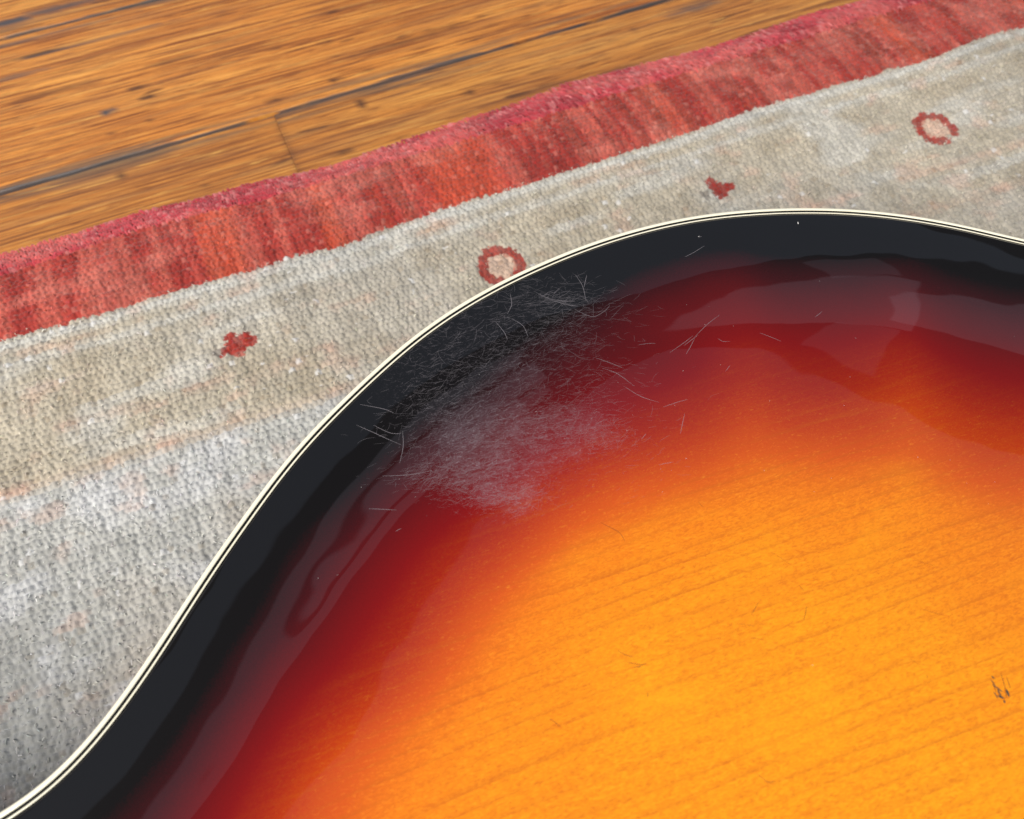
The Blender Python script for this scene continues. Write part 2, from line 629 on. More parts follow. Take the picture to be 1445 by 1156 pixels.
# woven ground of the rug under the pile
gs, gt = np.arange(-.12, .74, .004), np.linspace(0, 1, 150)
V = []
for s in gs:
    to = float(T_out(s))
    tt = to + .0006 + gt ** 1.1 * (.5 - to)
    z = rug_height(np.full(150, s), tt) - .0022
    x, y = xy(s, tt)
    V.append(np.c_[x, y, np.maximum(z, .003)])
V = np.array(V).reshape(-1, 3)
Gs, Gt = st(V[:, :2])
ground = mesh_obj('ground_weave', V - RL, grid_faces(len(gs), 150), M_wool, rug)
cattr(ground, 'dye', knot_colour(Gs, Gt) * .9)


KS, KT = .0023, .0027


def worley(s, t):
    """nearest knot: distance to it (in knot widths), second distance, and its own place"""
    wob = .0020 * (fbm(s * 50, t * 50, 70, 2) - .5)
    u, v = (s + wob) / KS, (t + .0016 * (fbm(s * 60, t * 60, 76, 2) - .5)) / KT
    u = u + .5 * (np.floor(v) % 2)
    iu, iv = np.floor(u), np.floor(v)
    f1 = np.full(u.shape, 9.0)
    f2 = np.full(u.shape, 9.0)
    bu, bv = np.zeros(u.shape), np.zeros(u.shape)
    for a in (-1, 0, 1):
        for b in (-1, 0, 1):
            cu, cv = (iu + a).astype(int), (iv + b).astype(int)
            hu = _T[(cu * 7 + cv * 13) % 256, (cv * 5 + cu * 3) % 256]
            hv = _T[(cu * 11 + cv * 3 + 40) % 256, (cv * 9 + cu * 2 + 90) % 256]
            pu, pv = cu + .5 + (hu - .5) * .55, cv + .5 + (hv - .5) * .45
            d = np.hypot(u - pu, v - pv)
            m = d < f1
            f2 = np.where(m, f1, np.minimum(f2, d))
            bu, bv = np.where(m, pu - .5 * (iv % 2), bu), np.where(m, pv, bv)
            f1 = np.where(m, d, f1)
    return f1, f2, bu * KS - wob, bv * KT


def pile_height(s, t, f1=None, f2=None):
    """soft ribs and tufts of the worn pile"""
    if f1 is None:
        f1, f2 = worley(s, t)[:2]
    soft = .55 + .9 * fbm(s / .006, t / .006, 77, 2)
    knot = ((.35 - np.minimum(f1, .9) ** 1.6) * .0010 + (sstep(0, .65, f2 - f1) - .6) * .00062) * soft
    rib = np.cos(s * 2 * np.pi / .0046 + 3.0 * fbm(s * 30, t * 12, 75, 2)) * .00022
    fluff = (fbm(s / .0010, t / .0014, 72, 2) - .5) * .00034
    wav = (fbm(s / .010, t / .008, 73, 2) - .5) * .0012
    return rib + knot + fluff + wav


def tufts():
    """the pile: one soft relief of worn tufts, and loose yarn ends over it"""
    lean_s = rng.normal(0, .0004, NK)
    lean_t = .0006 + rng.normal(0, .0004, NK)
    hh = .0006 + .0004 * rng.random(NK)
    ds_ = .00056
    sg, tg_ = np.arange(-.10, .70, ds_), np.arange(-.02, .44, ds_)
    A, B = np.meshgrid(sg, tg_, indexing='ij')
    px_, py_ = img(A, B)
    vis_ = (B > T_selv(A) - .0012) & (px_ > -160) & (px_ < 1600) & (py_ > -110) & (py_ < 1330)
    vis_ &= py_ < np.interp(px_, ga[:, 0], ga[:, 1]) + 50
    idx = -np.ones(A.shape, int)
    idx[vis_] = np.arange(vis_.sum())
    a, b, c_, d = idx[:-1, :-1], idx[1:, :-1], idx[1:, 1:], idx[:-1, 1:]
    ok = (a >= 0) & (b >= 0) & (c_ >= 0) & (d >= 0)
    Fc = np.stack([a[ok], d[ok], c_[ok], b[ok]], -1)
    s_, t_ = A[vis_], B[vis_]
    x, y = xy(s_, t_)
    f1, f2, kcs, kct = worley(s_, t_)
    z = rug_height(s_, t_) + pile_height(s_, t_, f1, f2)
    # the dye belongs to the knot, so look its colour up at the knot's centre
    f = .3
    C = knot_colour(kcs * (1 - f) + s_ * f, kct * (1 - f) + t_ * f)
    kr = vnoise(kcs / .0011, kct / .0011, 82)
    tone_ = 1.08 + .22 * (fbm(s_ * 42, t_ * 42, 61, 3) - .5) + .22 * (fbm(s_ * 170, t_ * 110, 62, 2) - .5) \
        + .30 * (kr - .5) + .14 * (vnoise(s_ / .0009, t_ / .0012, 83) - .5)
    isred = (C[:, 0] > 2.2 * C[:, 2])
    tone_ = (tone_ - 1.08) * np.where(isred, 1.35, 1.1) + np.where(isred, .96, 1.0)
    C = C * tone_[:, None]
    kr2 = vnoise(kcs / .0007 + 31, kct / .0007 + 17, 84)
    C = np.where((isred & (kr2 > .84))[:, None], C * .72 + srgb(224, 150, 136) * .28, C)
    C = np.where((~isred & (kr2 > .93))[:, None], C * .5 + srgb(236, 238, 242) * .5, C)  # sparse near-white knots: lint, and glints put into the colour
    C = np.where((~isred & (kr2 < .10))[:, None], C * np.array((.84, .80, .76)), C)
    C = np.clip(C, .01, .9)
    o = mesh_obj('pile', np.c_[x, y, z] - RL, Fc, M_wool, rug)
    cattr(o, 'dye', C)
    o['kind'] = 'stuff'
    # yarn ends
    NF = 1
    ks2, kt2, kz2 = np.repeat(ks, NF), np.repeat(kt, NF), np.repeat(kz, NF)
    ls2, lt2, h2 = np.repeat(lean_s, NF), np.repeat(lean_t, NF), np.repeat(hh, NF)
    N = len(ks2)
    a = rng.random(N) * 6.28
    r0 = rng.random(N) ** .5 * .0013
    bs, bt = np.cos(a) * r0, np.sin(a) * r0
    a2 = a + rng.normal(0, .9, N)
    sp = .0005 + .0009 * rng.random(N)
    es, et = bs + np.cos(a2) * sp + ls2, bt + np.sin(a2) * sp + lt2
    ez = h2 * (.25 + .6 * rng.random(N))
    ms, mt, mz = bs * .9 + es * .3, bt * .9 + et * .3, h2 * .8
    wv = .00014 + .00014 * rng.random(N)
    pa = a2 + np.pi / 2
    ws, wt = np.cos(pa) * wv, np.sin(pa) * wv
    pts = []
    for (ds, dt, dz, k) in ((bs - ws, bt - wt, -.0003, 0), (bs + ws, bt + wt, -.0003, 0),
                            (ms + ws, mt + wt, mz, 0), (ms - ws, mt - wt, mz, 0),
                            (es + ws * .5, et + wt * .5, ez, 0), (es - ws * .5, et - wt * .5, ez, 0)):
        x, y = xy(ks2 + ds, kt2 + dt)
        pts.append(np.c_[x, y, kz2 - .0012 + dz])
    V = np.stack(pts, 1)
    V[:, :, 2] += (.0012 + np.repeat(pile_height(ks, kt), NF))[:, None]
    base = (np.arange(N) * 6)[:, None, None]
    Fc = (np.array([(0, 1, 2, 3), (3, 2, 4, 5)])[None] + base).reshape(-1, 4)
    C = np.repeat(kcol, NF, axis=0) * (1 + .10 * rng.normal(0, 1, (N, 1)))
    C = np.clip(C * 1.22, .01, .95)
    o = mesh_obj('yarn_ends', V.reshape(-1, 3) - RL, Fc, M_tuft, rug)
    cattr(o, 'dye', np.repeat(C, 6, axis=0))
    o['kind'] = 'stuff'


tufts()


def selvedge():
    """flat bound edge: three cords wrapped with red yarn, every wrap a little arch"""
    V, Fc, C = [], [], []
    s = -.1
    base = 0
    nb = 0
    rows = 7
    S_, T_, Z_, L_, W_, A_ = [], [], [], [], [], []
    for r in range(rows):
        s = -.1 + r * .0004
        while s < .72:
            to, ti = float(T_out(s)), float(T_selv(s))
            f = (r + .5) / rows
            S_.append(s)
            T_.append(to + (ti - to) * f + random.gauss(0, .0004))
            L_.append((ti - to) / rows * random.uniform(.75, 1.1))
            W_.append(random.uniform(.00045, .0008))
            A_.append(random.gauss(.3, .25))
            s += random.uniform(.0010, .0016)
    S_, T_, L_, W_, A_ = map(np.array, (S_, T_, L_, W_, A_))
    n = len(S_)
    z = rug_height(S_, T_) + .0002
    col = knot_colour(S_, T_) * (1 + .16 * rng.normal(0, 1, (n, 1)))
    col = np.clip(col, .01, .9)
    P = []
    prof = [(-1, -.9), (-.62, -.15), (0, .12), (.62, -.15), (1, -.9)]
    for (u, zz) in prof:
        for w_, dz in ((-1, -.55), (0, 0), (1, -.55)):
            du, dw = u * L_, w_ * W_
            ds = np.sin(A_) * du + np.cos(A_) * dw
            dt = np.cos(A_) * du - np.sin(A_) * dw
            x, y = xy(S_ + ds, T_ + dt)
            P.append(np.c_[x, y, z + .0011 * zz + dz * .0006])
    V = np.stack(P, 1)
    q = []
    for i in range(4):
        for j in range(2):
            a = i * 3 + j
            q.append((a, a + 1, a + 4, a + 3))
    Fc = (np.array(q)[None] + (np.arange(n) * 15)[:, None, None]).reshape(-1, 4)
    o = mesh_obj('selvedge', V.reshape(-1, 3) - RL, Fc, M_wool, rug)
    cattr(o, 'dye', np.repeat(col, 15, axis=0))
    o['kind'] = 'stuff'
    o['label'] = 'pinkish red wrapped yarn along the outer edge'


selvedge()

# ------------------------------------------------------------------ guitar outline
edge_px = [(0, 1148.5), (52, 1115.6), (83, 1084.5 + 4), (114, 1054), (148.8, 1011), (180, 968.6), (207.6, 928.8),
           (242, 875), (277, 820.5), (299, 787), (322, 757), (346, 722), (380.6, 675), (415, 632), (450, 594.5),
           (486, 559.5), (522.7, 524.4), (559, 492.5), (595, 463.2), (639, 433.6), (682.6, 407.8), (740.7, 379),
           (795, 355.8), (822, 345), (872, 328.5), (922, 315), (972, 304.5), (1022, 297.7), (1072, 293.7), (1122, 292),
           (1172, 292.3), (1222, 295), (1272, 300.7), (1322, 308.4), (1372, 318.7), (1422, 331), (1445, 337)]
vis = ats(edge_px, ZG)
GDIR = np.array((math.cos(R(16.0)), math.sin(R(16.0))))      # long axis of the body, towards its lower end
GPER = np.array((-GDIR[1], GDIR[0]))
GC = at(1445, 1240, ZG)                                        # a point on the centre line


def gl(p):
    d = np.asarray(p) - GC
    return np.array((d @ GDIR, d @ GPER))


visl = np.array([gl(p) for p in vis])
# carry on outside the frame: lower end to the right, waist and upper bout to the left
xe, ye = visl[-1]
x0, y0 = visl[0]
right = [(xe + .030, ye - .020), (xe + .058, ye - .050), (xe + .076, ye - .090), (xe + .083, ye * .25), (xe + .084, 0)]
left = [(x0 - .30, 0), (x0 - .30, .030), (x0 - .285, .068), (x0 - .245, .100), (x0 - .19, .116), (x0 - .13, .112),
        (x0 - .075, y0 + .000), (x0 - .035, y0 - .006)]
half = np.vstack([left, visl, right])
print('edge local', visl[0], visl[-1], visl[:, 1].max())
up = catmull(half, 12)


def smooth_curve(P, it, lo=0, hi=None):
    P = P.copy()
    for _ in range(it):
        P[1:-1] = P[1:-1] * .5 + (P[:-2] + P[2:]) * .25
    return P


def resample(P, n, closed=False):
    if closed:
        P = np.vstack([P, P[:1]])
    d = np.r_[0, np.cumsum(np.linalg.norm(np.diff(P, axis=0), axis=1))]
    tt = np.linspace(0, d[-1], n + 1)[:-1] if closed else np.linspace(0, d[-1], n)
    return np.c_[np.interp(tt, d, P[:, 0]), np.interp(tt, d, P[:, 1])]


up = resample(up, 900)
up = smooth_curve(up, 130)
low = up[::-1][1:-1] * np.array((1, -1))
loop = np.vstack([up, low])
loop = resample(loop, 1800, True)
for _ in range(12):
    loop = loop * .5 + (np.roll(loop, 1, 0) + np.roll(loop, -1, 0)) * .25
NL = len(loop)
tan = np.roll(loop, -1, 0) - np.roll(loop, 1, 0)
tan /= np.linalg.norm(tan, axis=1)[:, None]
nin = np.c_[tan[:, 1], -tan[:, 0]]                             # inward normal (loop runs clockwise)
if (nin[NL // 4] @ (loop[NL // 4])) > 0:
    nin = -nin

guitar = bpy.data.objects.new('guitar', None)
COL.objects.link(guitar)
guitar.location = (GC[0], GC[1], ZR)
guitar.rotation_euler = (0, 0, R(16.0))
guitar['label'] = 'glossy sunburst guitar body with cream binding and a scratched patch, lying on the rug'
guitar['category'] = 'guitar'
HB = ZG - ZR                                                    # depth of the body




def edge_dist(P):
    out = np.empty(len(P))
    lp = loop.astype(np.float32)
    for i in range(0, len(P), 4000):
        q = P[i:i + 4000].astype(np.float32)
        out[i:i + 4000] = np.sqrt(((q[:, None] - lp[None]) ** 2).sum(2).min(1))
    return out


_AD = np.array([0, 4, 10, 19, 27, 38, 46, 51, 58, 80, 110, 150, 200, 400]) * .001
_AS = np.array([0, -1, -2, 0, 6.5, 10.5, 12, 9.5, 6.6, 5.6, 3.5, 1, 0, 0])
_ad = np.linspace(0, .4, 1601)
_as = np.interp(_ad, _AD, np.tan(np.radians(_AS)))
for _ in range(30):
    _as[1:-1] = _as[1:-1] * .5 + (_as[2:] + _as[:-2]) * .25
_ah = np.r_[0, np.cumsum((_as[1:] + _as[:-1]) / 2 * np.diff(_ad))]


def arch(d, x):
    """height of the carved back above its edge: shallow hollow along the rim, then the rise (steeper near the waist)"""
    k = 1 + .5 * sstep(.02, -.17, x)
    return np.interp(d * k, _ad, _ah) / k


# ---- lacquer material of the back
def back_material():
    t = NT('sunburst_lacquer')
    v = t.coord()
    b = t.attr('burst')
    # sprayed edge is slightly mottled
    nb = t.noise(v, 34, 2, .5)
    nf = t.noise(v, 2600, 2, .6)
    f = t.math('ADD', b, t.math('MULTIPLY', t.math('SUBTRACT', nb, .5), .035))
    f = t.math('ADD', f, t.math('MULTIPLY', t.math('SUBTRACT', nf, .5), .05))
    sp = [(.0, srgb(9, 8, 9)), (.20, srgb(11, 8, 9)), (.27, srgb(58, 8, 14)), (.34, srgb(94, 8, 14)),
          (.43, srgb(126, 10, 12)), (.52, srgb(150, 24, 10)), (.60, srgb(176, 48, 8)), (.69, srgb(206, 80, 8)),
          (.80, srgb(236, 128, 2)), (.92, srgb(246, 152, 1)), (1.0, srgb(249, 159, 1))]
    c = t.ramp(f, sp)
    # maple grain: year rings, and the short wavy flecks across
    gm = t.mapping(v, (1, 1, 1), (0, 0, R(-3)))
    wob = t.noise(t.mapping(gm, (4, 24, 1)), 1.6, 3, .5)
    sx = t.n('ShaderNodeSeparateXYZ')
    t.put(sx.inputs[0], gm)
    yy = t.math('ADD', sx.outputs[1], t.math('MULTIPLY', wob, .011))
    irr = t.noise(t.mapping(gm, (3, 90, 1)), 1.0, 2, .5)
    ph = t.math('ADD', t.math('MULTIPLY', yy, 255.0), t.math('MULTIPLY', irr, 2.2))
    fr = t.math('FRACT', ph)
    line = t.math('MULTIPLY', t.mapr(fr, .02, .34, 1, 0), t.mapr(fr, .0, .03, 0, 1))
    line = t.math('MULTIPLY', line, t.mapr(t.noise(t.mapping(gm, (30, 160, 1)), 1.0, 3, .6), .32, .62, .25, 1.0))
    fleck = t.noise(t.mapping(gm, (620, 2100, 1)), 1.0, 4, .7, 1.2)
    broad = t.noise(t.mapping(gm, (5, 30, 1)), 1.5, 3, .5, .3)
    amb = t.mapr(f, .42, .75)
    amb2 = t.mapr(f, .66, .90)
    dark = t.math('MULTIPLY', line, t.math('MULTIPLY', amb, t.mapr(broad, .35, .65, .22, .6)))
    c = t.mix(dark, c, (*srgb(176, 84, 4), 1))
    fk = t.math('MULTIPLY', t.mapr(fleck, .46, .62), t.math('MULTIPLY', amb, .56))
    c = t.mix(fk, c, (*srgb(196, 92, 2), 1))
    fk2 = t.math('MULTIPLY', t.mapr(fleck, .46, .30), t.math('MULTIPLY', amb, .34))
    c = t.mix(fk2, c, (*srgb(255, 176, 40), 1))
    c = t.mix(t.math('MULTIPLY', t.mapr(broad, .5, .7), t.math('MULTIPLY', amb, .08)), c, (*srgb(214, 106, 4), 1))
    patch = t.noise(t.mapping(gm, (14, 32, 1)), 2.0, 3, .55, .5)
    c = t.mix(t.math('MULTIPLY', t.mapr(patch, .52, .70), t.math('MULTIPLY', amb2, .30)), c, (*srgb(253, 172, 4), 1))
    c = t.mix(t.math('MULTIPLY', t.mapr(patch, .46, .30), t.math('MULTIPLY', amb2, .20)), c, (*srgb(222, 112, 8), 1))
    # rubbed haze of the scratched patch
    hz = t.attr('haze')
    hn = t.noise(t.mapping(v, (1, 1, 1), (0, 0, R(-14))), 240, 4, .75, .9)
    hs = t.noise(t.mapping(v, (60, 700, 1), (0, 0, R(-31.4))), 1.0, 3, .7, 1.2)
    hx = t.math('ADD', t.math('MULTIPLY', hn, .75), t.math('MULTIPLY', hs, .55))
    hm = t.mapr(t.math('ADD', hz, t.math('SUBTRACT', hx, .65)), .34, .86, 0, 1)
    hm = t.math('MULTIPLY', hm, t.mapr(hx, .45, .80, .45, 1.0))
    c = t.mix(t.math('MULTIPLY', hm, .15), c, (*srgb(156, 150, 162), 1))
    sk = t.noise(t.mapping(v, (900, 1700, 1), (0, 0, R(8))), 1.0, 3, .7, 1.5)
    c = t.mix(t.math('MULTIPLY', t.mapr(sk, .56, .70), t.math('MULTIPLY', hz, .36)), c, (*srgb(196, 186, 196), 1))
    t.put(t.b.inputs['Base Color'], c)
    t.b.inputs['Roughness'].default_value = .55
    t.b.inputs['Specular IOR Level'].default_value = .04
    t.b.inputs['Coat Weight'].default_value = 1.0
    t.b.inputs['Coat IOR'].default_value = 1.5
    t.put(t.b.inputs['Coat Roughness'], t.math('ADD', t.math('MULTIPLY', hm, .30), .028))
    lump = t.noise(v, 22, 2, .5)
    n1 = t.bump(lump, .5, .0012)
    t.put(t.b.inputs['Coat Normal'], n1)
    return t.m


M_back = back_material()


def glw(px, py):
    """guitar coordinates of the point of the arched back seen at a pixel"""
    z = ZG
    for _ in range(4):
        p_ = gl(at(px, py, z))
        z = ZG + float(arch(edge_dist(p_[None])[0], p_[0]))
    return gl(at(px, py, z))


def back_plate():
    BI = .00301                                                 # inner edge of the binding lines
    dn = np.r_[BI - .0002, BI + .0001, np.linspace(BI + .0006, .034, 32)]
    K2 = 62
    rings = [loop + nin * d for d in dn]
    Plast = rings[-1]
    xmin, xmax = loop[:, 0].min() + .11, loop[:, 0].max() - .15
    ax = np.c_[np.clip(Plast[:, 0], xmin, xmax), np.zeros(NL)]
    # smooth the clamp
    for _ in range(60):
        ax[:, 0] = ax[:, 0] * .5 + (np.roll(ax[:, 0], 1) + np.roll(ax[:, 0], -1)) * .25
    for k in range(1, K2 + 1):
        f = k / K2
        rings.append(Plast * (1 - f) + ax * f)
    P = np.stack(rings, 1)                                      # NL x K x 2
    K = P.shape[1]
    P2 = P.reshape(-1, 2)
    d = edge_dist(P2)
    z = HB + arch(d, P2[:, 0])
    V = np.c_[P2, z]
    V = V.reshape(NL, K, 3)
    V[:, 0, 2] -= .0012
    V = V.reshape(-1, 3)
    f = grid_faces(NL, K, True)
    o = mesh_obj('back_plate', V, f, M_back, guitar)
    return o, P2, d


back, BP, BD = back_plate()


# burst field: distance from the edge, stretched where the sprayed band is wider
def field(P, pts, sig):
    num = np.zeros(len(P))
    den = np.zeros(len(P)) + 1e-9
    for px, py, val in pts:
        q = glw(px, py)
        w = np.exp(-((P - q) ** 2).sum(1) / (2 * sig ** 2))
        num += w * val
        den += w
    return num, den


burst_ctrl = [  # pixel and the burst value (ramp position) read there
    (1170, 360, .20), (1170, 395, .25), (1170, 430, .31), (1170, 480, .38), (1170, 560, .48), (1170, 620, .60), (1170, 700, .78),
    (1400, 420, .26), (1400, 445, .27), (1400, 480, .30), (1400, 540, .40), (1400, 620, .55), (1400, 700, .66), (1400, 800, .80),
    (960, 390, .28), (960, 440, .32), (960, 520, .37), (960, 600, .49), (960, 660, .62), (960, 740, .82),
    (820, 420, .17), (820, 520, .28), (820, 600, .38), (820, 680, .54), (820, 760, .75), (820, 850, .88),
    (680, 480, .13), (680, 560, .20), (680, 660, .32), (680, 740, .45), (680, 820, .62), (700, 920, .80),
    (540, 600, .14), (540, 680, .24), (540, 780, .34), (570, 860, .46), (600, 940, .64), (640, 1040, .84),
    (400, 760, .22), (350, 880, .20), (480, 760, .23), (430, 840, .26), (440, 920, .33), (500, 870, .38), (470, 985, .48), (500, 1060, .72), (540, 1130, .78),
    (270, 930, .20), (250, 1000, .15), (310, 980, .23), (330, 1040, .31), (340, 1100, .38), (400, 1140, .66),
    (130, 1090, .14), (190, 1120, .20), (240, 1150, .28),
]
q = np.array([glw(a, b) for a, b, _ in burst_ctrl])
val = np.array([c_[2] for c_ in burst_ctrl])
qd = edge_dist(q)
base_of = lambda d: np.interp(d, [0, .012, .02, .03, .045, .06, .08, .11, .2], [.05, .16, .24, .32, .43, .55, .72, .9, 1.0])
res = val - base_of(qd)


def burst(P, d):
    num = np.zeros(len(P))
    den = np.full(len(P), .35)
    for (qq, r_) in zip(q, res):
        w = np.exp(-((P - qq) ** 2).sum(1) / (2 * .011 ** 2))
        num += w * r_
        den += w
    return np.clip(base_of(d) + num / den, 0, 1)


fattr(back, 'burst', burst(BP, BD))

haze_ctrl = [  # px, py, radius px, strength: cloud of rubbed lacquer
    (620, 500, 60, .3), (700, 470, 55, .38), (760, 430, 45, .36), (680, 540, 60, .42), (740, 520, 50, .5),
    (800, 480, 40, .5), (640, 600, 45, .8), (690, 610, 50, .9), (740, 600, 50, .9), (790, 600, 40, .8),
    (840, 610, 35, .75), (870, 625, 25, .6), (650, 650, 45, .9), (700, 660, 45, 1.0), (740, 690, 30, 1.0),
    (690, 700, 28, .9), (640, 690, 25, .6), (760, 650, 35, .9), (830, 590, 30, .6), (600, 560, 45, .4),
    (730, 715, 22, .9), (810, 640, 30, .7), (560, 540, 35, .25), (850, 545, 30, .35)]


def haze(P):
    h = np.zeros(len(P))
    for px, py, r_, s_ in haze_ctrl:
        qq = glw(px, py)
        rr = r_ * .00021
        h = 1 - (1 - h) * (1 - .62 * s_ * np.exp(-((P - qq) ** 2).sum(1) / (2 * (rr * .62) ** 2)))
    return h


fattr(back, 'haze', haze(BP))


# ---- binding: each line of it is a strip of its own, following the whole edge
def strip(name, profile, m, parent=guitar):
    rings = []
    for d, z in profile:
        p = loop + nin * d
        rings.append(np.c_[p, np.full(NL, z)])
    V = np.stack(rings, 1).reshape(-1, 3)
    return mesh_obj(name, V, grid_faces(NL, len(profile), True), m, parent)


def celluloid(name, col):
    t = NT(name)
    v = t.coord()
    n = t.noise(v, 60, 3, .6)
    c = t.mix(t.mapr(n, .3, .7, 0, .35), (*col, 1), (*(col * np.array((.98, .95, .84))), 1))
    t.put(t.b.inputs['Base Color'], c)
    t.b.inputs['Roughness'].default_value = .4
    t.b.inputs['Coat Weight'].default_value = .6
    t.b.inputs['Coat Roughness'].default_value = .08
    return t.m


M_cream = celluloid('cream_binding', srgb(255, 251, 230))
M_cream2 = celluloid('cream_line', srgb(255, 250, 228))
M_blackline = plain('black_line', srgb(6, 8, 6), .5, .0, spec=.2).m
M_side = plain('side_lacquer', srgb(16, 10, 10), .4, 1.0, .06).m
strip('binding', [(0.0, HB - .0072), (0, HB - .0006), (.0001, HB - .0003), (.0003, HB - .00008), (.0007, HB),
                  (.00142, HB + .00002), (.00146, HB - .0003)], M_cream)
strip('black_purfling', [(.00144, HB - .0003), (.00146, HB - .00003), (.00222, HB - .00003), (.00224, HB - .0003)], M_blackline)
strip('cream_purfling', [(.00222, HB - .0003), (.00224, HB + .00001), (.00272, HB + .00001), (.00274, HB - .0003)], M_cream2)
strip('inner_purfling', [(.00272, HB - .0003), (.00274, HB - .00003), (.00302, HB - .00003), (.00306, HB - .0006)], M_blackline)
strip('side', [(.0003, .0072), (.0003, HB - .0072)], M_side)
strip('front_binding', [(.0003, .0002), (0, .0008), (0, .0072)], M_cream)
fv = np.c_[loop + nin * .0003, np.full(NL, .0003)]
fo = mesh_obj('front_plate', fv, [tuple(range(NL))], M_side, guitar, False)

# ------------------------------------------------------------------ scratches and dents
M_scr = NT('scratch')
M_scr.b.inputs['Base Color'].default_value = (*srgb(176, 170, 178), 1)
M_scr.b.inputs['Roughness'].default_value = .6
M_scr.b.inputs['Alpha'].default_value = .19
M_scr = M_scr.m
M_scr_deep = M_scr.copy()
M_scr_deep.name = 'deep_scratch'
M_scr_deep.node_tree.nodes['Principled BSDF'].inputs['Alpha'].default_value = .5
M_scr2 = NT('dark_scratch')
M_scr2.b.inputs['Base Color'].default_value = (*srgb(104, 54, 34), 1)
M_scr2.b.inputs['Roughness'].default_value = .6
M_scr2.b.inputs['Alpha'].default_value = .55
M_scr2 = M_scr2.m
M_chip = plain('bare_chip', srgb(66, 62, 52), .7).m


def ribbons(name, curves, widths, m, lift=.00006):
    V, Fc = [], []
    for P, w in zip(curves, widths):
        P = np.asarray(P)
        n = len(P)
        tg = np.gradient(P, axis=0)
        tg /= (np.linalg.norm(tg, axis=1)[:, None] + 1e-12)
        nn = np.c_[-tg[:, 1], tg[:, 0]]
        prof = w * (.25 + .75 * np.sin(np.linspace(.15, np.pi - .15, n)))
        b = len(V)
        L, Rr = P + nn * prof[:, None] / 2, P - nn * prof[:, None] / 2
        for a_, c_ in zip(L, Rr):
            V.append((*a_, 0))
            V.append((*c_, 0))
        for k in range(n - 1):
            Fc.append((b + 2 * k, b + 2 * k + 1, b + 2 * k + 3, b + 2 * k + 2))
    V = np.array(V, float)
    V[:, 2] = HB + arch(edge_dist(V[:, :2]), V[:, 0]) + lift
    return mesh_obj(name, V, np.array(Fc), m, guitar)


def px_curve(pts, n=7):
    return catmull([glw(*p) for p in pts], n)


# clouds of hair-fine scratches: px, py, spread, count, mean angle (deg, screen-like, measured from the grain), length
clouds = [(760, 415, 45, 16, 80, -4, 3.2), (800, 430, 40, 12, 70, -8, 3.2), (720, 470, 60, 30, 190, 4, 2.3), (620, 500, 55, 28, 110, 2, 2.4),
          (790, 480, 35, 26, 130, -6, 2.4), (830, 440, 45, 26, 50, -10, 3.0), (640, 560, 55, 30, 110, 6, 2.4), (740, 550, 60, 30, 190, -2, 2.2),
          (830, 540, 50, 28, 70, -14, 2.8), (600, 600, 36, 26, 60, 10, 2.3), (640, 620, 36, 26, 140, 8, 2.0), (700, 620, 50, 26, 220, 0, 1.8),
          (780, 600, 45, 24, 160, -10, 2.0), (840, 610, 34, 14, 110, 4, 2.0), (600, 665, 34, 14, 70, 8, 2.4), (650, 680, 36, 14, 140, -8, 2.2),
          (710, 700, 34, 12, 170, -10, 1.8), (690, 660, 55, 26, 240, 0, 1.5), (880, 560, 40, 36, 28, -12, 2.5), (900, 640, 40, 30, 22, 0, 1.8)]
cur, wid = [], []
for (px, py, sx_, sy_, cnt, an, ln) in clouds:
    for _ in range(int(cnt * 2.0)):
        p = glw(random.gauss(px, sx_), random.gauss(py, sy_))
        a = R(an + random.gauss(0, 26)) + (R(75) if random.random() < .07 else 0)
        L = abs(random.gauss(ln * .75, ln * .6)) * .001 + .0003
        bend = random.gauss(0, .28)
        t_ = np.linspace(-.5, .5, 6)
        x = p[0] + L * (t_ * math.cos(a) - bend * (t_ ** 2) * math.sin(a))
        y = p[1] + L * (t_ * math.sin(a) + bend * (t_ ** 2) * math.cos(a))
        cur.append(np.c_[x, y])
        wid.append(random.choice((.00005, .00006, .00007, .00010)))
o = ribbons('fine_scratches', cur, wid, M_scr)
o['kind'] = 'stuff'
o['label'] = 'cloud of hair-fine pale scratches in the lacquer'

singles = [  # individual scratches that can be picked out
    [(503, 600), (530, 612), (566, 628)], [(568, 608), (569, 630), (564, 654)], [(527, 600), (550, 611), (566, 612)],
    [(508, 571), (540, 577), (556, 583)], [(540, 672), (580, 670), (610, 664)], [(520, 718), (540, 719), (560, 720)],
    [(558, 750), (566, 746)], [(812, 388), (822, 404), (827, 425)], [(824, 406), (828, 388)],
    [(722, 450), (738, 460), (745, 475)], [(760, 415), (780, 423), (812, 426)], [(768, 421), (800, 430), (816, 432)],
    [(810, 436), (835, 447), (852, 440), (860, 432)], [(720, 415), (722, 430), (716, 443)],
    [(980, 476), (998, 458), (1015, 445)], [(965, 488), (985, 473)], [(945, 498), (965, 484), (978, 474)], [(968, 500), (974, 490), (980, 478)],
    [(1072, 470), (1088, 476), (1102, 482)], [(1013, 478), (1020, 482), (1030, 482)], [(960, 612), (963, 598), (966, 584)],
    [(935, 575), (955, 568), (970, 564)], [(966, 363), (980, 356), (994, 347)], [(900, 487), (915, 485), (925, 485)],
    [(880, 545), (905, 560), (930, 568)], [(850, 520), (870, 527), (895, 545)], [(1024, 524), (1030, 516)],
    [(1150, 448), (1160, 440)], [(985, 335), (990, 334)], [(840, 505), (860, 512), (880, 520)],
    [(700, 455), (712, 470), (716, 480)], [(905, 620), (912, 612)], [(930, 656), (950, 652)],
]
o = ribbons('scratch', [px_curve(s_) for s_ in singles], [.00011] * len(singles), M_scr_deep)
o['kind'] = 'stuff'

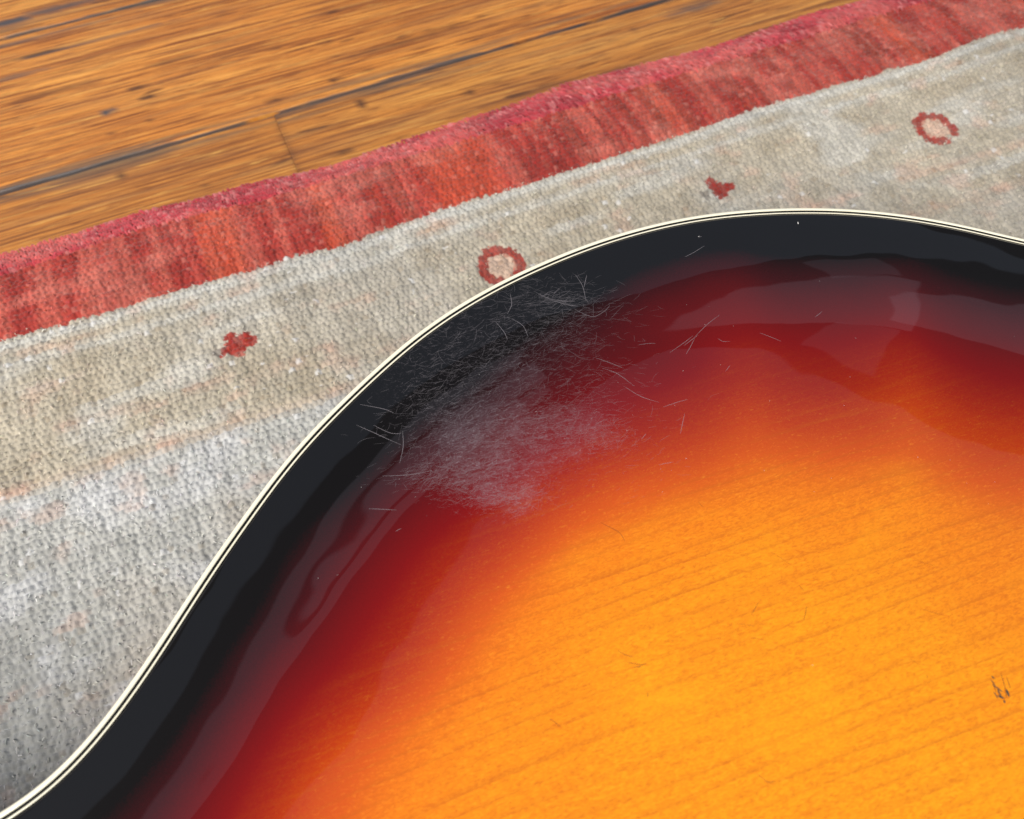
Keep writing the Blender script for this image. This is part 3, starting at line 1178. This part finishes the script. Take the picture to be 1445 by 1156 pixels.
darks = [[(848, 738), (860, 744), (874, 752), (882, 764)], [(1060, 868), (1066, 858), (1070, 851)], [(1134, 876), (1137, 864), (1138, 856)],
         [(872, 918), (882, 924), (894, 928)], [(884, 934), (896, 937), (908, 938)], [(900, 941), (912, 936)], [(894, 942), (906, 941)],
         [(775, 1014), (784, 1020), (790, 1026)], [(1308, 952), (1309, 958)], [(914, 978), (914, 984)],
         [(1128, 826), (1134, 834)], [(1068, 1092), (1084, 1104), (1094, 1102)], [(1412, 950), (1418, 970), (1420, 985)],
         [(1420, 955), (1426, 972)], [(1400, 962), (1406, 978)], [(1090, 780), (1120, 800)], [(1300, 860), (1330, 868)], [(1308, 745), (1310, 752)], [(1290, 790), (1322, 800)], [(1262, 778), (1280, 772)], [(1040, 880), (1066, 884)], [(1060, 900), (1078, 903)], [(985, 708), (992, 716)], [(1285, 930), (1298, 940)]]
o = ribbons('dent_line', [px_curve(s_) for s_ in darks], [.00013] * 12 + [.0002] * 3 + [.00007] * 9, M_scr2)
o['kind'] = 'stuff'


def flakes(name, pts, m):
    V, Fc = [], []
    for px, py, r1, r2, rot in pts:
        c_ = glw(px, py)
        b = len(V)
        n = 9
        for k in range(n):
            a = 2 * math.pi * k / n
            rr = random.uniform(.7, 1.2)
            x, y = r1 * rr * math.cos(a), r2 * rr * math.sin(a)
            V.append((c_[0] + x * math.cos(rot) - y * math.sin(rot), c_[1] + x * math.sin(rot) + y * math.cos(rot), 0))
        Fc.append(tuple(range(b, b + n)))
    V = np.array(V, float)
    V[:, 2] = HB + arch(edge_dist(V[:, :2]), V[:, 0]) + .00008
    return mesh_obj(name, V, Fc, m, guitar)


flakes('dark_chip', [(1401, 956, .0005, .00014, 1.9), (1408, 972, .0012, .00018, 2.1), (1413, 984, .0008, .00028, 2.4), (1410, 978, .0009, .0002, 1.5),
                     (1422, 978, .0008, .00026, 1.3), (1405, 981, .0008, .00012, 1.6), (1417, 990, .0004, .0002, 1.0), (1401, 963, .0008, .0001, 1.8)], M_chip)
M_dust = plain('dust', srgb(214, 212, 210), .8).m
dust = [(1126, 315, .0005, .00022, 1.3), (150, 1080, .0003, .0003, 0), (151, 1076, .0002, .0005, 0)]
for _ in range(70):
    dust.append((random.uniform(420, 1440), random.gauss(560, 140), random.uniform(.00005, .00011), random.uniform(.00004, .00008), random.random() * 6))
dust = [d_ for d_ in dust if d_[1] > np.interp(d_[0], ga[:, 0], ga[:, 1]) + 10]
dust += [(1126, 315, .0005, .00022, 1.3), (986, 334, .0003, .0001, 0)]
o = flakes('dust', dust, M_dust)
o['kind'] = 'stuff'
